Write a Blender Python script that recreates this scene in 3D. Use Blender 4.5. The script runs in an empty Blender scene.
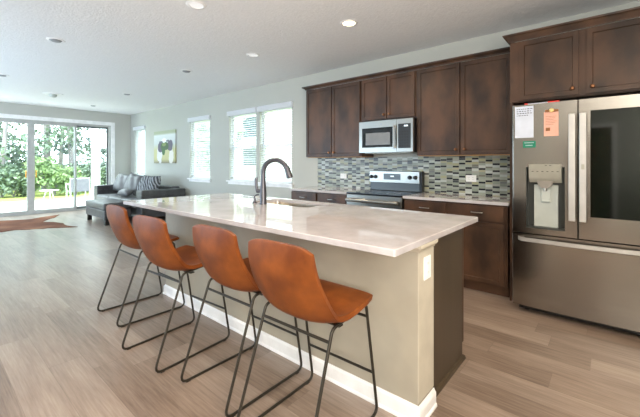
import bpy, bmesh, math, random
from mathutils import Vector, Matrix
random.seed(7)
C = bpy.context.scene
COL = C.collection
PI = math.pi

# ------------------------------------------------------------------ camera
cam_d = bpy.data.cameras.new('camera'); cam = bpy.data.objects.new('camera', cam_d); COL.objects.link(cam)
cam_d.sensor_width = 36.0; cam_d.sensor_fit = 'HORIZONTAL'
cam_d.lens = 344.6 / 640 * 36.0
cam_d.shift_y = -(208.5 - 163.4) / 640
cam_d.clip_start = 0.05; cam_d.clip_end = 300
cam.location = (0, 0, 1.281)
cam.rotation_euler = (PI / 2, 0, math.radians(90 - 49.59))
C.camera = cam

# ------------------------------------------------------------------ world, sun, exposure
w = bpy.data.worlds.new('sky'); C.world = w; w.use_nodes = True
bg = w.node_tree.nodes['Background']
bg.inputs['Color'].default_value = (0.80, 0.90, 1.0, 1); bg.inputs['Strength'].default_value = 7.0
def sun(energy, rot, color):
    d = bpy.data.lights.new('sun', 'SUN'); d.energy = energy; d.angle = 0.05; d.color = color
    o = bpy.data.objects.new('sun', d); COL.objects.link(o); o.rotation_euler = rot
sun(5.0, (math.radians(38), 0, math.radians(50)), (1, .95, .86))
def area(name, loc, rot, sx, sy, power, color):
    d = bpy.data.lights.new(name, 'AREA'); d.shape = 'RECTANGLE'; d.size = sx; d.size_y = sy; d.energy = power; d.color = color
    o = bpy.data.objects.new(name, d); COL.objects.link(o); o.location = loc; o.rotation_euler = rot
    return o
# unseen area lights added as fill, standing in for daylight
area('fill_front', (-7.6, -2.35, 1.3), (math.radians(122), 0, 0), 6.0, 1.8, 285, (.60, .80, 1.0))
area('fill_right', (1.30, -1.1, 1.55), (math.radians(118), 0, math.radians(90)), 2.4, 1.1, 205, (1.0, .93, .84))
area('fill_patio', (-12.6, 1.9, 3.6), (math.radians(0), math.radians(-62), 0), 1.6, 4.5, 300, (.82, .91, 1.0))  # added above the door outside, boosting daylight in the living area
vs = C.view_settings
vs.view_transform = 'Standard'; vs.look = 'None'; vs.gamma = 1.0; vs.use_curve_mapping = False
vs.exposure = 0.26
LAMP = 50.0

# ------------------------------------------------------------------ materials
def lin(c):
    return tuple((v / 12.92 if v <= .04045 else ((v + .055) / 1.055) ** 2.4) for v in [x / 255 for x in c])
class NT:
    def __init__(s, name):
        s.m = bpy.data.materials.new(name); s.m.use_nodes = True; s.t = s.m.node_tree; s.b = s.t.nodes['Principled BSDF']
    def n(s, typ, **kw):
        x = s.t.nodes.new(typ)
        for k, v in kw.items(): setattr(x, k, v)
        return x
    def l(s, a, b): s.t.links.new(a, b)
    def math(s, op, a, b=None, c=None):
        x = s.n('ShaderNodeMath', operation=op)
        for i, v in enumerate((a, b, c)):
            if v is None: continue
            if isinstance(v, (int, float)): x.inputs[i].default_value = v
            else: s.l(v, x.inputs[i])
        return x.outputs[0]
    def noise(s, scale, detail=3, vec=None, rough=.5, sc=(1, 1, 1)):
        tc = s.n('ShaderNodeTexCoord'); mp = s.n('ShaderNodeMapping'); mp.inputs['Scale'].default_value = sc
        s.l(tc.outputs['Object'] if vec is None else vec, mp.inputs[0])
        x = s.n('ShaderNodeTexNoise'); x.inputs['Scale'].default_value = scale; x.inputs['Detail'].default_value = detail
        x.inputs['Roughness'].default_value = rough
        s.l(mp.outputs[0], x.inputs['Vector']); return x.outputs['Fac']
    def ramp(s, fac, stops, interp='LINEAR'):
        r = s.n('ShaderNodeValToRGB'); r.color_ramp.interpolation = interp
        e = r.color_ramp.elements
        while len(e) < len(stops): e.new(.5)
        for i, (p, c) in enumerate(stops): e[i].position = p; e[i].color = (*lin(c), 1)
        s.l(fac, r.inputs[0]); return r.outputs[0]
    def bump(s, h, strength, dist=.01):
        b = s.n('ShaderNodeBump'); b.inputs['Strength'].default_value = strength; b.inputs['Distance'].default_value = dist
        s.l(h, b.inputs['Height']); s.l(b.outputs[0], s.b.inputs['Normal'])
def mat(name, c, rough=.5, metal=0, c2=None, nscale=8, sc=(1, 1, 1), bump=0, bscale=None, coat=0, spec=.5, detail=3, bdist=.01, lo=.35, hi=.65):
    k = NT(name); b = k.b
    b.inputs['Roughness'].default_value = rough; b.inputs['Metallic'].default_value = metal
    b.inputs['Specular IOR Level'].default_value = spec; b.inputs['Coat Weight'].default_value = coat
    if c2 is None: c2 = tuple(min(255, v * 1.05 + 1) for v in c)
    k.l(k.ramp(k.noise(nscale, detail, sc=sc), [(lo, c), (hi, c2)]), b.inputs['Base Color'])
    if bump: k.bump(k.noise(bscale or nscale, 4, sc=sc), bump, bdist)
    return k.m
def emit(name, c, s):
    k = NT(name); k.b.inputs['Base Color'].default_value = (*lin(c), 1)
    k.b.inputs['Emission Color'].default_value = (*lin(c), 1); k.b.inputs['Emission Strength'].default_value = s
    return k.m
def glass(name, tint=(245, 250, 248), rough=0.0):
    k = NT(name); t = k.t
    tr = k.n('ShaderNodeBsdfTransparent'); tr.inputs[0].default_value = (*lin(tint), 1)
    gl = k.n('ShaderNodeBsdfGlossy'); gl.inputs['Roughness'].default_value = rough
    lw = k.n('ShaderNodeLayerWeight'); lw.inputs[0].default_value = .5
    fr = k.math('ADD', .03, k.math('MULTIPLY', k.math('POWER', lw.outputs['Facing'], 5.0), .8))
    mx = k.n('ShaderNodeMixShader'); k.l(fr, mx.inputs[0]); k.l(tr.outputs[0], mx.inputs[1]); k.l(gl.outputs[0], mx.inputs[2])
    k.l(mx.outputs[0], t.nodes['Material Output'].inputs[0]); return k.m

MT = {}
MT['wall'] = mat('painted_wall', (187, 188, 181), .75, c2=(189, 190, 183), nscale=3, bump=.05, bscale=120)
MT['ceiling'] = mat('knockdown_ceiling', (236, 236, 236), .85, c2=(240, 240, 240), nscale=30, bump=.6, bscale=48, bdist=.007)
MT['knee'] = mat('island_paint', (164, 157, 142), .6, nscale=4)
MT['trim'] = mat('white_trim', (236, 236, 236), .4)
MT['doorwhite'] = mat('door_frame_white', (178, 179, 176), .4)
MT['doorgrey'] = mat('door_frame_grey', (116, 121, 120), .4)
MT['sill'] = mat('sill', (240, 240, 240), .35)
def slatm():
    k = NT('blind_slat'); k.b.inputs['Base Color'].default_value = (*lin((246, 247, 250)), 1); k.b.inputs['Roughness'].default_value = .5
    tl = k.n('ShaderNodeBsdfTranslucent'); tl.inputs[0].default_value = (*lin((240, 243, 248)), 1); mx = k.n('ShaderNodeMixShader'); mx.inputs[0].default_value = .4
    k.l(k.b.outputs[0], mx.inputs[1]); k.l(tl.outputs[0], mx.inputs[2]); k.l(mx.outputs[0], k.t.nodes['Material Output'].inputs[0]); return k.m
MT['slat'] = slatm()
MT['glass'] = glass('window_glass')
MT['brass'] = mat('brass', (205, 140, 50), .3, 1)
MT['cab'] = mat('espresso_wood', (50, 36, 27), .40, spec=.4, c2=(88, 62, 45), nscale=5, sc=(1, 1, .55), bump=.05, bscale=60, coat=0.0, detail=6)
MT['cabin'] = mat('espresso_end_panel', (62, 52, 38), .4, c2=(72, 60, 44), nscale=6, sc=(1, 1, .15), bump=.03)
MT['maple'] = mat('raw_maple_underside', (200, 150, 95), .5)
MT['bronze'] = mat('bronze_knob', (140, 98, 70), .35, 1)
MT['pull'] = mat('nickel_pull', (170, 165, 158), .3, 1)
MT['dark'] = mat('dark_plastic', (22, 22, 23), .35)
MT['blackglass'] = mat('black_glass', (14, 15, 16), .06, c2=(16, 17, 18), spec=.6)
MT['leather'] = mat('tan_leather', (102, 50, 15), .45, c2=(134, 72, 26), spec=.35, nscale=7, bump=.12, bscale=160, detail=5, bdist=.004)
MT['stoolmetal'] = mat('stool_metal', (58, 54, 47), .38, .6)
MT['rubber'] = mat('rubber', (30, 28, 26), .7)
MT['faucet'] = mat('gunmetal_faucet', (92, 92, 98), .38, .8)
MT['steel2'] = mat('sink_steel', (190, 182, 170), .3, 1)
MT['white'] = mat('white_plastic', (238, 238, 236), .35)
MT['slot'] = mat('socket_slot', (150, 150, 148), .5)
MT['greyplastic'] = mat('grey_plastic', (178, 184, 178), .35)
MT['ctrl'] = mat('control_panel', (160, 158, 146), .3, .3)
MT['paper'] = mat('paper', (206, 212, 224), .9, spec=.1)
MT['pink'] = mat('salmon_paper', (226, 172, 152), .9)
MT['ink'] = mat('ink', (44, 48, 74), .7)
MT['green'] = mat('green_magnet', (0, 122, 92), .5)
MT['red'] = mat('red_plastic', (215, 40, 28), .45)
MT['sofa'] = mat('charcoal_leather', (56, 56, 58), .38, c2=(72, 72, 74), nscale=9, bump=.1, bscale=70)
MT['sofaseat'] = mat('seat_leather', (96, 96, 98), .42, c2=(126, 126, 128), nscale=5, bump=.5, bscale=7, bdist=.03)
MT['pillow'] = mat('grey_leather_pillow', (84, 84, 86), .42, c2=(106, 106, 108), nscale=5, bump=.25, bscale=6, bdist=.03)
MT['footwood'] = mat('dark_foot', (30, 26, 24), .4)
MT['concrete'] = mat('patio_concrete', (205, 203, 198), .8, c2=(220, 218, 212), nscale=3)
MT['grass'] = mat('lawn', (150, 165, 80), .9, c2=(178, 186, 110), nscale=2.5)
MT['siding'] = mat('white_siding', (225, 228, 230), .7)
MT['extglass'] = mat('house_window', (70, 85, 95), .15)
MT['bark'] = mat('bark', (124, 120, 124), .9, c2=(160, 154, 154), nscale=6, sc=(1, 1, .2))
MT['leafA'] = mat('leaf_green', (92, 112, 96), .7, c2=(132, 150, 128), nscale=3)
MT['leafB'] = mat('leaf_dark', (84, 98, 94), .7, c2=(118, 132, 124), nscale=3)
MT['leafC'] = mat('leaf_bright', (104, 130, 88), .7, c2=(134, 156, 108), nscale=3)
MT['leafD'] = mat('leaf_silvery', (150, 162, 150), .7, c2=(186, 196, 184), nscale=3)
MT['fence'] = mat('grey_fence', (120, 128, 132), .8, c2=(140, 148, 150), nscale=6, sc=(1, 1, .2))
MT['patiochair'] = mat('patio_chair_metal', (225, 225, 228), .5)
MT['sling'] = mat('patio_sling', (116, 116, 124), .8)
MT['lens'] = emit('warm_lamp', (255, 226, 180), 9.0)
MT['lenslow'] = emit('white_lamp', (245, 245, 245), .35)
MT['lensoff'] = mat('lamp_diffuser', (240, 240, 240), .4)
MT['baffle'] = mat('lamp_baffle', (140, 142, 146), .5)
MT['ledblue'] = emit('display_digits', (210, 225, 235), .8)

def quartz():
    k = NT('quartz'); k.b.inputs['Roughness'].default_value = .02; k.b.inputs['IOR'].default_value = 1.68
    n1 = k.noise(4, 6, rough=.65); k.l(k.ramp(n1, [(.35, (180, 176, 178)), (.65, (198, 194, 197))]), k.b.inputs['Base Color'])
    return k.m
MT['quartz'] = quartz()
def stainless(name, c=(162, 157, 151), r=.2, axis='x'):
    k = NT(name); b = k.b; b.inputs['Metallic'].default_value = 1
    sc = (1, 1, 90) if axis == 'x' else (90, 90, 1)
    n1 = k.noise(5, 3, sc=sc)
    k.l(k.ramp(n1, [(.3, tuple(v * .95 for v in c)), (.7, c)]), b.inputs['Base Color'])
    b.inputs['Roughness'].default_value = r
    b.inputs['Anisotropic'].default_value = 0.0
    return k.m
MT['steel'] = stainless('brushed_steel')
MT['steelbright'] = stainless('satin_steel_trim', (166, 163, 156), .3)
MT['handle'] = mat('satin_handle', (186, 184, 181), .42, .75)

def floor_mat():
    k = NT('vinyl_plank'); b = k.b
    tc = k.n('ShaderNodeTexCoord'); sp = k.n('ShaderNodeSeparateXYZ'); k.l(tc.outputs['Object'], sp.inputs[0])
    X, Y = sp.outputs[0], sp.outputs[1]
    W, L = .18, 1.22
    ry = k.math('DIVIDE', Y, W); row = k.math('FLOOR', ry); fy = k.math('FRACT', ry)
    wn = k.n('ShaderNodeTexWhiteNoise', noise_dimensions='1D'); k.l(row, wn.inputs['W'])
    rx = k.math('ADD', k.math('DIVIDE', X, L), k.math('MULTIPLY', wn.outputs['Value'], 5.3))
    cx = k.math('FLOOR', rx); fx = k.math('FRACT', rx)
    cmb = k.n('ShaderNodeCombineXYZ'); k.l(row, cmb.inputs[0]); k.l(cx, cmb.inputs[1])
    w2 = k.n('ShaderNodeTexWhiteNoise', noise_dimensions='2D'); k.l(cmb.outputs[0], w2.inputs['Vector'])
    # grain stretched along x, offset per plank
    off = k.n('ShaderNodeCombineXYZ'); k.l(k.math('MULTIPLY', w2.outputs['Value'], 40.0), off.inputs[2])
    va = k.n('ShaderNodeVectorMath', operation='ADD'); k.l(tc.outputs['Object'], va.inputs[0]); k.l(off.outputs[0], va.inputs[1])
    g1 = k.noise(2.6, 5, vec=va.outputs[0], sc=(.5, 3.5, 1), rough=.55)
    g2 = k.noise(14, 5, vec=va.outputs[0], sc=(.3, 6, 1), rough=.65)
    v = k.math('ADD', k.math('MULTIPLY', g1, .45), k.math('MULTIPLY', g2, .55))
    v = k.math('ADD', v, k.math('MULTIPLY', k.math('SUBTRACT', w2.outputs['Value'], .5), .2))
    col = k.ramp(v, [(.25, (98, 82, 70)), (.42, (130, 113, 100)), (.58, (150, 133, 120)), (.78, (172, 157, 143))])
    # joints
    ey = k.math('LESS_THAN', fy, .012); ex = k.math('LESS_THAN', fx, .0022)
    j = k.math('MAXIMUM', ey, ex)
    mx = k.n('ShaderNodeMix', data_type='RGBA'); k.l(k.math('MULTIPLY', j, .45), mx.inputs[0]); k.l(col, mx.inputs[6]); mx.inputs[7].default_value = (*lin((92, 76, 64)), 1)
    k.l(mx.outputs[2], b.inputs['Base Color'])
    b.inputs['Roughness'].default_value = .30; b.inputs['Specular IOR Level'].default_value = .6
    k.bump(k.math('SUBTRACT', g2, k.math('MULTIPLY', j, .6)), .12, .004)
    return k.m
MT['floor'] = floor_mat()

def mosaic():
    k = NT('glass_mosaic'); b = k.b
    tc = k.n('ShaderNodeTexCoord'); sp = k.n('ShaderNodeSeparateXYZ'); k.l(tc.outputs['Object'], sp.inputs[0])
    X, Z = sp.outputs[0], sp.outputs[2]
    cw, rh = .074, .0780
    rx = k.math('DIVIDE', X, cw); c = k.math('FLOOR', rx); fx = k.math('FRACT', rx)
    wc = k.n('ShaderNodeTexWhiteNoise', noise_dimensions='1D'); k.l(c, wc.inputs['W'])
    rz = k.math('ADD', k.math('DIVIDE', Z, rh), k.math('MULTIPLY', wc.outputs['Value'], 7.0))
    # each course: a thin dark strip over a taller pale tile, stacked in offset columns
    r = k.math('FLOOR', rz); fz = k.math('FRACT', rz)
    cmb = k.n('ShaderNodeCombineXYZ'); k.l(r, cmb.inputs[0]); k.l(c, cmb.inputs[1])
    wn = k.n('ShaderNodeTexWhiteNoise', noise_dimensions='2D'); k.l(cmb.outputs[0], wn.inputs['Vector'])
    sc_ = k.n('ShaderNodeSeparateColor'); k.l(wn.outputs['Color'], sc_.inputs[0])
    isd = k.math('LESS_THAN', fz, .30)
    dark = k.ramp(sc_.outputs[0], [(0, (24, 27, 34)), (.66, (50, 54, 58)), (.82, (118, 118, 106)), (.92, (160, 162, 152))], 'CONSTANT')
    light = k.ramp(sc_.outputs[1], [(0, (160, 166, 152)), (.25, (142, 150, 136)), (.5, (190, 195, 188)), (.72, (164, 164, 134)), (.9, (126, 132, 122))], 'CONSTANT')
    third = k.ramp(sc_.outputs[2], [(0, (184, 190, 184)), (.3, (152, 160, 148)), (.55, (170, 168, 140)), (.72, (112, 116, 112)), (.86, (60, 64, 68))], 'CONSTANT')
    ml = k.n('ShaderNodeMix', data_type='RGBA'); k.l(k.math('GREATER_THAN', fz, .70), ml.inputs[0]); k.l(light, ml.inputs[6]); k.l(third, ml.inputs[7])
    mx = k.n('ShaderNodeMix', data_type='RGBA'); k.l(isd, mx.inputs[0]); k.l(ml.outputs[2], mx.inputs[6]); k.l(dark, mx.inputs[7])
    g = k.math('MAXIMUM', k.math('LESS_THAN', fx, .03), k.math('MAXIMUM', k.math('LESS_THAN', fz, .03), k.math('MAXIMUM', k.math('COMPARE', fz, .30, .011), k.math('COMPARE', fz, .70, .011))))
    m2 = k.n('ShaderNodeMix', data_type='RGBA'); k.l(g, m2.inputs[0]); k.l(mx.outputs[2], m2.inputs[6]); m2.inputs[7].default_value = (*lin((168, 168, 160)), 1)
    k.l(m2.outputs[2], b.inputs['Base Color']); b.inputs['Specular IOR Level'].default_value = .35
    k.l(k.math('ADD', .22, k.math('MULTIPLY', g, .5)), b.inputs['Roughness'])
    k.bump(k.math('SUBTRACT', 1.0, g), .25, .002)
    return k.m
MT['mosaic'] = mosaic()

def picture_mat():
    # abstract canvas: cream and olive wash with a dark violet and green hanging bunch
    k = NT('painted_canvas'); b = k.b; b.inputs['Roughness'].default_value = .6
    tc = k.n('ShaderNodeTexCoord'); sp = k.n('ShaderNodeSeparateXYZ'); k.l(tc.outputs['Generated'], sp.inputs[0])
    U, V = sp.outputs[0], sp.outputs[2]
    nz = k.noise(4, 4, vec=tc.outputs['Generated'], sc=(1.6, 1, 1))
    base = k.ramp(V, [(0, (128, 122, 104)), (.12, (186, 180, 130)), (.42, (190, 188, 140)), (.6, (196, 202, 202)), (.86, (214, 220, 220)), (.92, (170, 178, 150))])
    def blob(u, v, ru, rv, soft=.25):
        du = k.math('DIVIDE', k.math('SUBTRACT', U, u), ru); dv = k.math('DIVIDE', k.math('SUBTRACT', V, v), rv)
        d = k.math('ADD', k.math('MULTIPLY', du, du), k.math('MULTIPLY', dv, dv))
        d = k.math('ADD', d, k.math('MULTIPLY', k.math('SUBTRACT', nz, .5), 2.2))
        return k.math('LESS_THAN', d, 1.0)
    cur = base
    for (u, v, ru, rv, c) in [(.28, .25, .12, .28, (214, 212, 212)), (.82, .2, .10, .24, (222, 218, 210)), (.33, .52, .12, .17, (92, 84, 104)), (.76, .54, .13, .17, (96, 90, 108)), (.52, .53, .2, .14, (66, 92, 58)), (.48, .37, .07, .12, (60, 100, 48)), (.5, .58, .09, .06, (120, 140, 80)), (.5, .7, .13, .07, (240, 242, 246)), (.35, .66, .1, .03, (100, 100, 116)), (.67, .68, .1, .03, (104, 104, 118))]:
        m = k.n('ShaderNodeMix', data_type='RGBA'); k.l(blob(u, v, ru, rv), m.inputs[0]); k.l(cur, m.inputs[6]); m.inputs[7].default_value = (*lin(c), 1); cur = m.outputs[2]
    k.l(cur, b.inputs['Base Color']); return k.m
MT['picture'] = picture_mat()
def stripes():
    k = NT('striped_fabric'); b = k.b; b.inputs['Roughness'].default_value = .8
    tc = k.n('ShaderNodeTexCoord'); wv = k.n('ShaderNodeTexWave', wave_type='BANDS', bands_direction='DIAGONAL')
    wv.inputs['Scale'].default_value = 5.5; wv.inputs['Distortion'].default_value = 5; wv.inputs['Detail'].default_value = 2
    k.l(tc.outputs['Object'], wv.inputs[0]); k.l(k.ramp(wv.outputs['Fac'], [(.35, (58, 60, 64)), (.75, (150, 152, 156))]), b.inputs['Base Color']); return k.m
MT['stripe'] = stripes()
def hide():
    k = NT('cowhide'); b = k.b; b.inputs['Roughness'].default_value = .85; b.inputs['Specular IOR Level'].default_value = .1
    n1 = k.noise(1.6, 5); k.l(k.ramp(n1, [(.3, (78, 42, 24)), (.5, (108, 64, 42)), (.68, (130, 88, 64)), (.8, (170, 126, 100))]), b.inputs['Base Color'])
    k.bump(k.noise(90, 3), .3, .004); return k.m
MT['hide'] = hide()

# ------------------------------------------------------------------ mesh builder
class M:
    def __init__(s): s.bm = bmesh.new()
    def merge(s, b2):
        me = bpy.data.meshes.new('tmp'); b2.to_mesh(me); b2.free(); s.bm.from_mesh(me); bpy.data.meshes.remove(me); return s
    def box(s, x0, x1, y0, y1, z0, z1, bev=0, seg=2, mtx=None):
        b = bmesh.new(); bmesh.ops.create_cube(b, size=1)
        for v in b.verts: v.co = Vector(((x0 + x1) / 2 + v.co.x * (x1 - x0), (y0 + y1) / 2 + v.co.y * (y1 - y0), (z0 + z1) / 2 + v.co.z * (z1 - z0)))
        if bev: bmesh.ops.bevel(b, geom=b.edges[:], offset=bev, segments=seg, profile=.5, affect='EDGES')
        if mtx: b.transform(mtx)
        return s.merge(b)
    def cyl(s, p0, p1, r, r2=None, n=20, bev=0):
        p0, p1 = Vector(p0), Vector(p1); d = p1 - p0; b = bmesh.new()
        bmesh.ops.create_cone(b, cap_ends=True, segments=n, radius1=r, radius2=r if r2 is None else r2, depth=d.length)
        if bev: bmesh.ops.bevel(b, geom=[e for e in b.edges if len(e.link_faces) == 2 and any(len(f.verts) > 4 for f in e.link_faces)], offset=bev, segments=2, affect='EDGES')
        b.transform(Matrix.Translation((p0 + p1) / 2) @ d.to_track_quat('Z', 'Y').to_matrix().to_4x4())
        return s.merge(b)
    def ball(s, c, r, sc=(1, 1, 1), n=16):
        b = bmesh.new(); bmesh.ops.create_uvsphere(b, u_segments=n, v_segments=max(6, n // 2), radius=r)
        b.transform(Matrix.Translation(c) @ Matrix.Diagonal((*sc, 1))); return s.merge(b)
    def tube(s, pts, r, n=10, closed=False, rs=None, cap=True):
        pts = [Vector(p) for p in pts]; N = len(pts); rings = []; b = s.bm; up = None
        for i, p in enumerate(pts):
            a = pts[i - 1] if (i > 0 or closed) else p; c = pts[(i + 1) % N] if (i < N - 1 or closed) else p
            t = (c - a).normalized()
            if up is None: up = Vector((0, 0, 1)) if abs(t.z) < .9 else Vector((1, 0, 0))
            u = (up - t * up.dot(t)).normalized(); v = t.cross(u); up = u
            rr = rs[i] if rs else r
            rings.append([b.verts.new(p + (u * math.cos(2 * PI * k / n) + v * math.sin(2 * PI * k / n)) * rr) for k in range(n)])
        for i in range(N if closed else N - 1):
            A, B = rings[i], rings[(i + 1) % N]
            for k in range(n): b.faces.new((A[k], A[(k + 1) % n], B[(k + 1) % n], B[k]))
        if cap and not closed: b.faces.new(rings[0][::-1]); b.faces.new(rings[-1])
        return s
    def lathe(s, prof, c=(0, 0, 0), axis='z', n=24):
        b = bmesh.new(); rings = []
        for r, z in prof:
            rings.append([b.verts.new((r * math.cos(2 * PI * k / n), r * math.sin(2 * PI * k / n), z)) for k in range(n)] if r > 1e-5 else [b.verts.new((0, 0, z))])
        for A, B in zip(rings, rings[1:]):
            for k in range(n):
                k2 = (k + 1) % n
                if len(A) == 1 and len(B) == 1: continue
                if len(A) == 1: b.faces.new((A[0], B[k2], B[k]))
                elif len(B) == 1: b.faces.new((A[k], A[k2], B[0]))
                else: b.faces.new((A[k], A[k2], B[k2], B[k]))
        bmesh.ops.recalc_face_normals(b, faces=b.faces[:])
        rot = {'z': Matrix.Identity(4), 'y': Matrix.Rotation(PI / 2, 4, 'X'), 'x': Matrix.Rotation(PI / 2, 4, 'Y')}[axis]
        b.transform(Matrix.Translation(c) @ rot); return s.merge(b)
    def prism(s, poly, a0, a1, axis='x'):
        # poly in the two remaining axes, extruded from a0 to a1
        b = s.bm
        def P(u, v, a): return {'x': (a, u, v), 'y': (u, a, v), 'z': (u, v, a)}[axis]
        A = [b.verts.new(P(u, v, a0)) for u, v in poly]; B = [b.verts.new(P(u, v, a1)) for u, v in poly]
        fs = [b.faces.new(A), b.faces.new(B[::-1])]
        for i in range(len(poly)):
            j = (i + 1) % len(poly); fs.append(b.faces.new((A[j], A[i], B[i], B[j])))
        bmesh.ops.recalc_face_normals(b, faces=fs); return s
    def panel(s, x0, x1, z0, z1, yf, yb, rail=.055, depth=.008, bev=.002):
        # shaker door facing -Y
        b = bmesh.new(); bmesh.ops.create_cube(b, size=1)
        for v in b.verts: v.co = Vector(((x0 + x1) / 2 + v.co.x * (x1 - x0), (yf + yb) / 2 + v.co.y * (yb - yf), (z0 + z1) / 2 + v.co.z * (z1 - z0)))
        f = min(b.faces, key=lambda f: f.calc_center_median().y)
        if rail:
            bmesh.ops.inset_region(b, faces=[f], thickness=rail, depth=0)
            bmesh.ops.inset_region(b, faces=[f], thickness=.006, depth=-depth)
        return s.merge(b)
    def done(s, name, m, parent=None, kind=None, sharp=40, off=None):
        root = parent
        while root is not None and root.parent is not None: root = root.parent
        if root is not None and off is None: s.bm.transform(Matrix.Translation(-Vector(root.location)))
        elif off is not None: s.bm.transform(Matrix.Translation(-Vector(off)))
        me = bpy.data.meshes.new(name); s.bm.to_mesh(me); s.bm.free()
        for p in me.polygons: p.use_smooth = True
        me.set_sharp_from_angle(angle=math.radians(sharp))
        me.materials.append(MT[m]); o = bpy.data.objects.new(name, me); COL.objects.link(o)
        if sharp < 100: wn_ = o.modifiers.new('weighted', 'WEIGHTED_NORMAL'); wn_.keep_sharp = True; wn_.weight = 100
        if parent is not None: o.parent = parent
        if off is not None: o.location = off
        if kind: o['kind'] = kind
        return o
def thing(name, label, cat, loc=(0, 0, 0), rz=0, group=None):
    o = bpy.data.objects.new(name, None); COL.objects.link(o); o.empty_display_size = .1
    o.location = loc; o.rotation_euler = (0, 0, rz); o['label'] = label; o['category'] = cat
    if group: o['group'] = group
    return o
def tag(o, label, cat, group=None, kind=None):
    o['label'] = label; o['category'] = cat
    if group: o['group'] = group
    if kind: o['kind'] = kind
    return o
def dup(root, loc, rz, label, group=None):
    r = root.copy(); COL.objects.link(r); r.location = loc; r.rotation_euler = (0, 0, rz); r['label'] = label
    if group: r['group'] = group
    def rec(src, dst):
        for ch in list(src.children):
            c = ch.copy(); COL.objects.link(c); c.parent = dst; rec(ch, c)
    rec(root, r); return r
def mod(o, typ, **kw):
    m = o.modifiers.new(typ.lower(), typ)
    for k, v in kw.items(): setattr(m, k, v)
    return m

# ------------------------------------------------------------------ room shell
XL, YB, YF, XR, ZC = -11.1, 4.218, -2.6, 1.6, 2.743
M().box(XL - .16, XR + .1, YF - .1, YB + .16, -.12, 0).done('floor', 'floor', kind='structure', off=None)
M().box(XL - .16, XR + .1, YF - .1, YB + .16, ZC, ZC + .12).done('ceiling', 'ceiling', kind='structure')
def wall(name, lo, hi, fixed0, fixed1, axis, openings):
    m = M(); us = sorted({lo, hi} | {o[0] for o in openings} | {o[1] for o in openings}); 
    for u0, u1 in zip(us, us[1:]):
        hs = [(z0, z1) for a, b, z0, z1 in openings if a <= u0 + 1e-6 and b >= u1 - 1e-6]
        spans = [(0, ZC)] if not hs else [(0, hs[0][0]), (hs[0][1], ZC)]
        for z0, z1 in spans:
            if z1 - z0 < 1e-4: continue
            if axis == 'x': m.box(u0, u1, fixed0, fixed1, z0, z1)
            else: m.box(fixed0, fixed1, u0, u1, z0, z1)
    bmesh.ops.remove_doubles(m.bm, verts=m.bm.verts[:], dist=1e-5)
    return m.done(name, 'wall', kind='structure')
WINS = [(-10.80, -10.09), (-7.64, -6.78), (-6.06, -5.19), (-5.09, -4.23)]
WZ0, WZ1 = .93, 2.30
wall('wall_back', XL, XR, YB, YB + .16, 'x', [(a, b, WZ0, WZ1) for a, b in WINS])
DY0, DY1, DZ = .10, 3.68, 2.37
wall('wall_left', YF, YB, XL - .16, XL, 'y', [(DY0, DY1, 0.0, DZ)])
wall('wall_right', YF, YB, XR, XR + .1, 'y', [])
wall('wall_front', XL, XR, YF - .1, YF, 'x', [])

m = M()  # unseen dark door and pale casing, added for banded reflections in the steel
for a, b in ((-1.0, -.92), (-.02, .06)): m.box(a, b, YF, YF + .018, 0, 2.12, .003)
m.box(-.92, -.02, YF, YF + .018, 2.04, 2.12, .003); m.done('trim_5', 'trim', kind='structure')
M().panel(-.92, -.02, .01, 2.04, YF + .002, YF + .012, rail=0).done('reflection_door', 'cab', kind='structure')
for n_, fixed, lo_, hi_, z0_, z1_ in ((5, 'y', -10.7, -4.5, .55, 2.35), (6, 'x', -2.35, .15, .85, 2.25)):  # added frames dressing the fill lights; no windows known on these walls
    m = M()
    for a, b, c, e in ((lo_ - .08, lo_, z0_ - .08, z1_ + .08), (hi_, hi_ + .08, z0_ - .08, z1_ + .08), (lo_, hi_, z1_, z1_ + .08), (lo_, hi_, z0_ - .08, z0_)):
        if fixed == 'y': m.box(a, b, YF, YF + .02, c, e)
        else: m.box(XR - .02, XR, a, b, c, e)
    m.done(f'window_{n_}', 'trim', kind='structure')
def baseboard_profile(t=.016, h=.13):
    return [(0, 0), (-t - .012, 0), (-t - .012, .012), (-t - .006, .02), (-t, .024), (-t, h - .035), (-t + .004, h - .02), (-.008, h - .008), (-.004, h), (0, h)]
m = M(); m.prism([(YB - .0 + u, v) for u, v in baseboard_profile()], XL, -3.66, 'x'); m.done('baseboard_back', 'trim', kind='structure')
m = M()
for a, b in ((YF, DY0 - .1), (DY1 + .1, YB - .03)): m.prism([(XL - u, v) for u, v in baseboard_profile()], a, b, 'y')
m.done('baseboard_left', 'trim', kind='structure')

# windows, sills, blinds
for i, (a, b) in enumerate(WINS):
    y0, y1 = YB + .09, YB + .14; zm = 1.60
    m = M()
    for x0, x1, z0, z1 in ((a, a + .045, WZ0, WZ1), (b - .045, b, WZ0, WZ1), (a + .045, b - .045, WZ1 - .045, WZ1), (a + .045, b - .045, WZ0, WZ0 + .05), (a + .045, b - .045, zm - .03, zm + .03)):
        m.box(x0, x1, y0, y1, z0, z1, .004)
    fr = m.done(f'window_{i+1}', 'trim', kind='structure')
    M().box(a + .045, b - .045, y0 + .02, y0 + .026, WZ0 + .05, WZ1 - .045).done('pane', 'glass', fr, off=(0, 0, 0)).location = (0, 0, 0)
for n, (a, b) in enumerate(((WINS[0][0] - .04, WINS[0][1] + .04), (WINS[1][0] - .05, WINS[1][1] + .05), (WINS[2][0] - .06, WINS[3][1] + .05))):
    m = M(); m.box(a, b, YB - .045, YB + .088, WZ0 - .024, WZ0 + .001, .006)
    m.box(a + .03, b - .03, YB - .014, YB, WZ0 - .075, WZ0 - .024, .003)
    m.done(f'trim_{n+1}', 'sill', kind='structure')
BL = ['white slatted blind in the narrow window behind the sofa corner', 'white slatted blind in the lone window right of the picture', 'white slatted blind in the left half of the double window', 'white slatted blind in the right half of the double window, nearest the kitchen cabinets']
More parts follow.
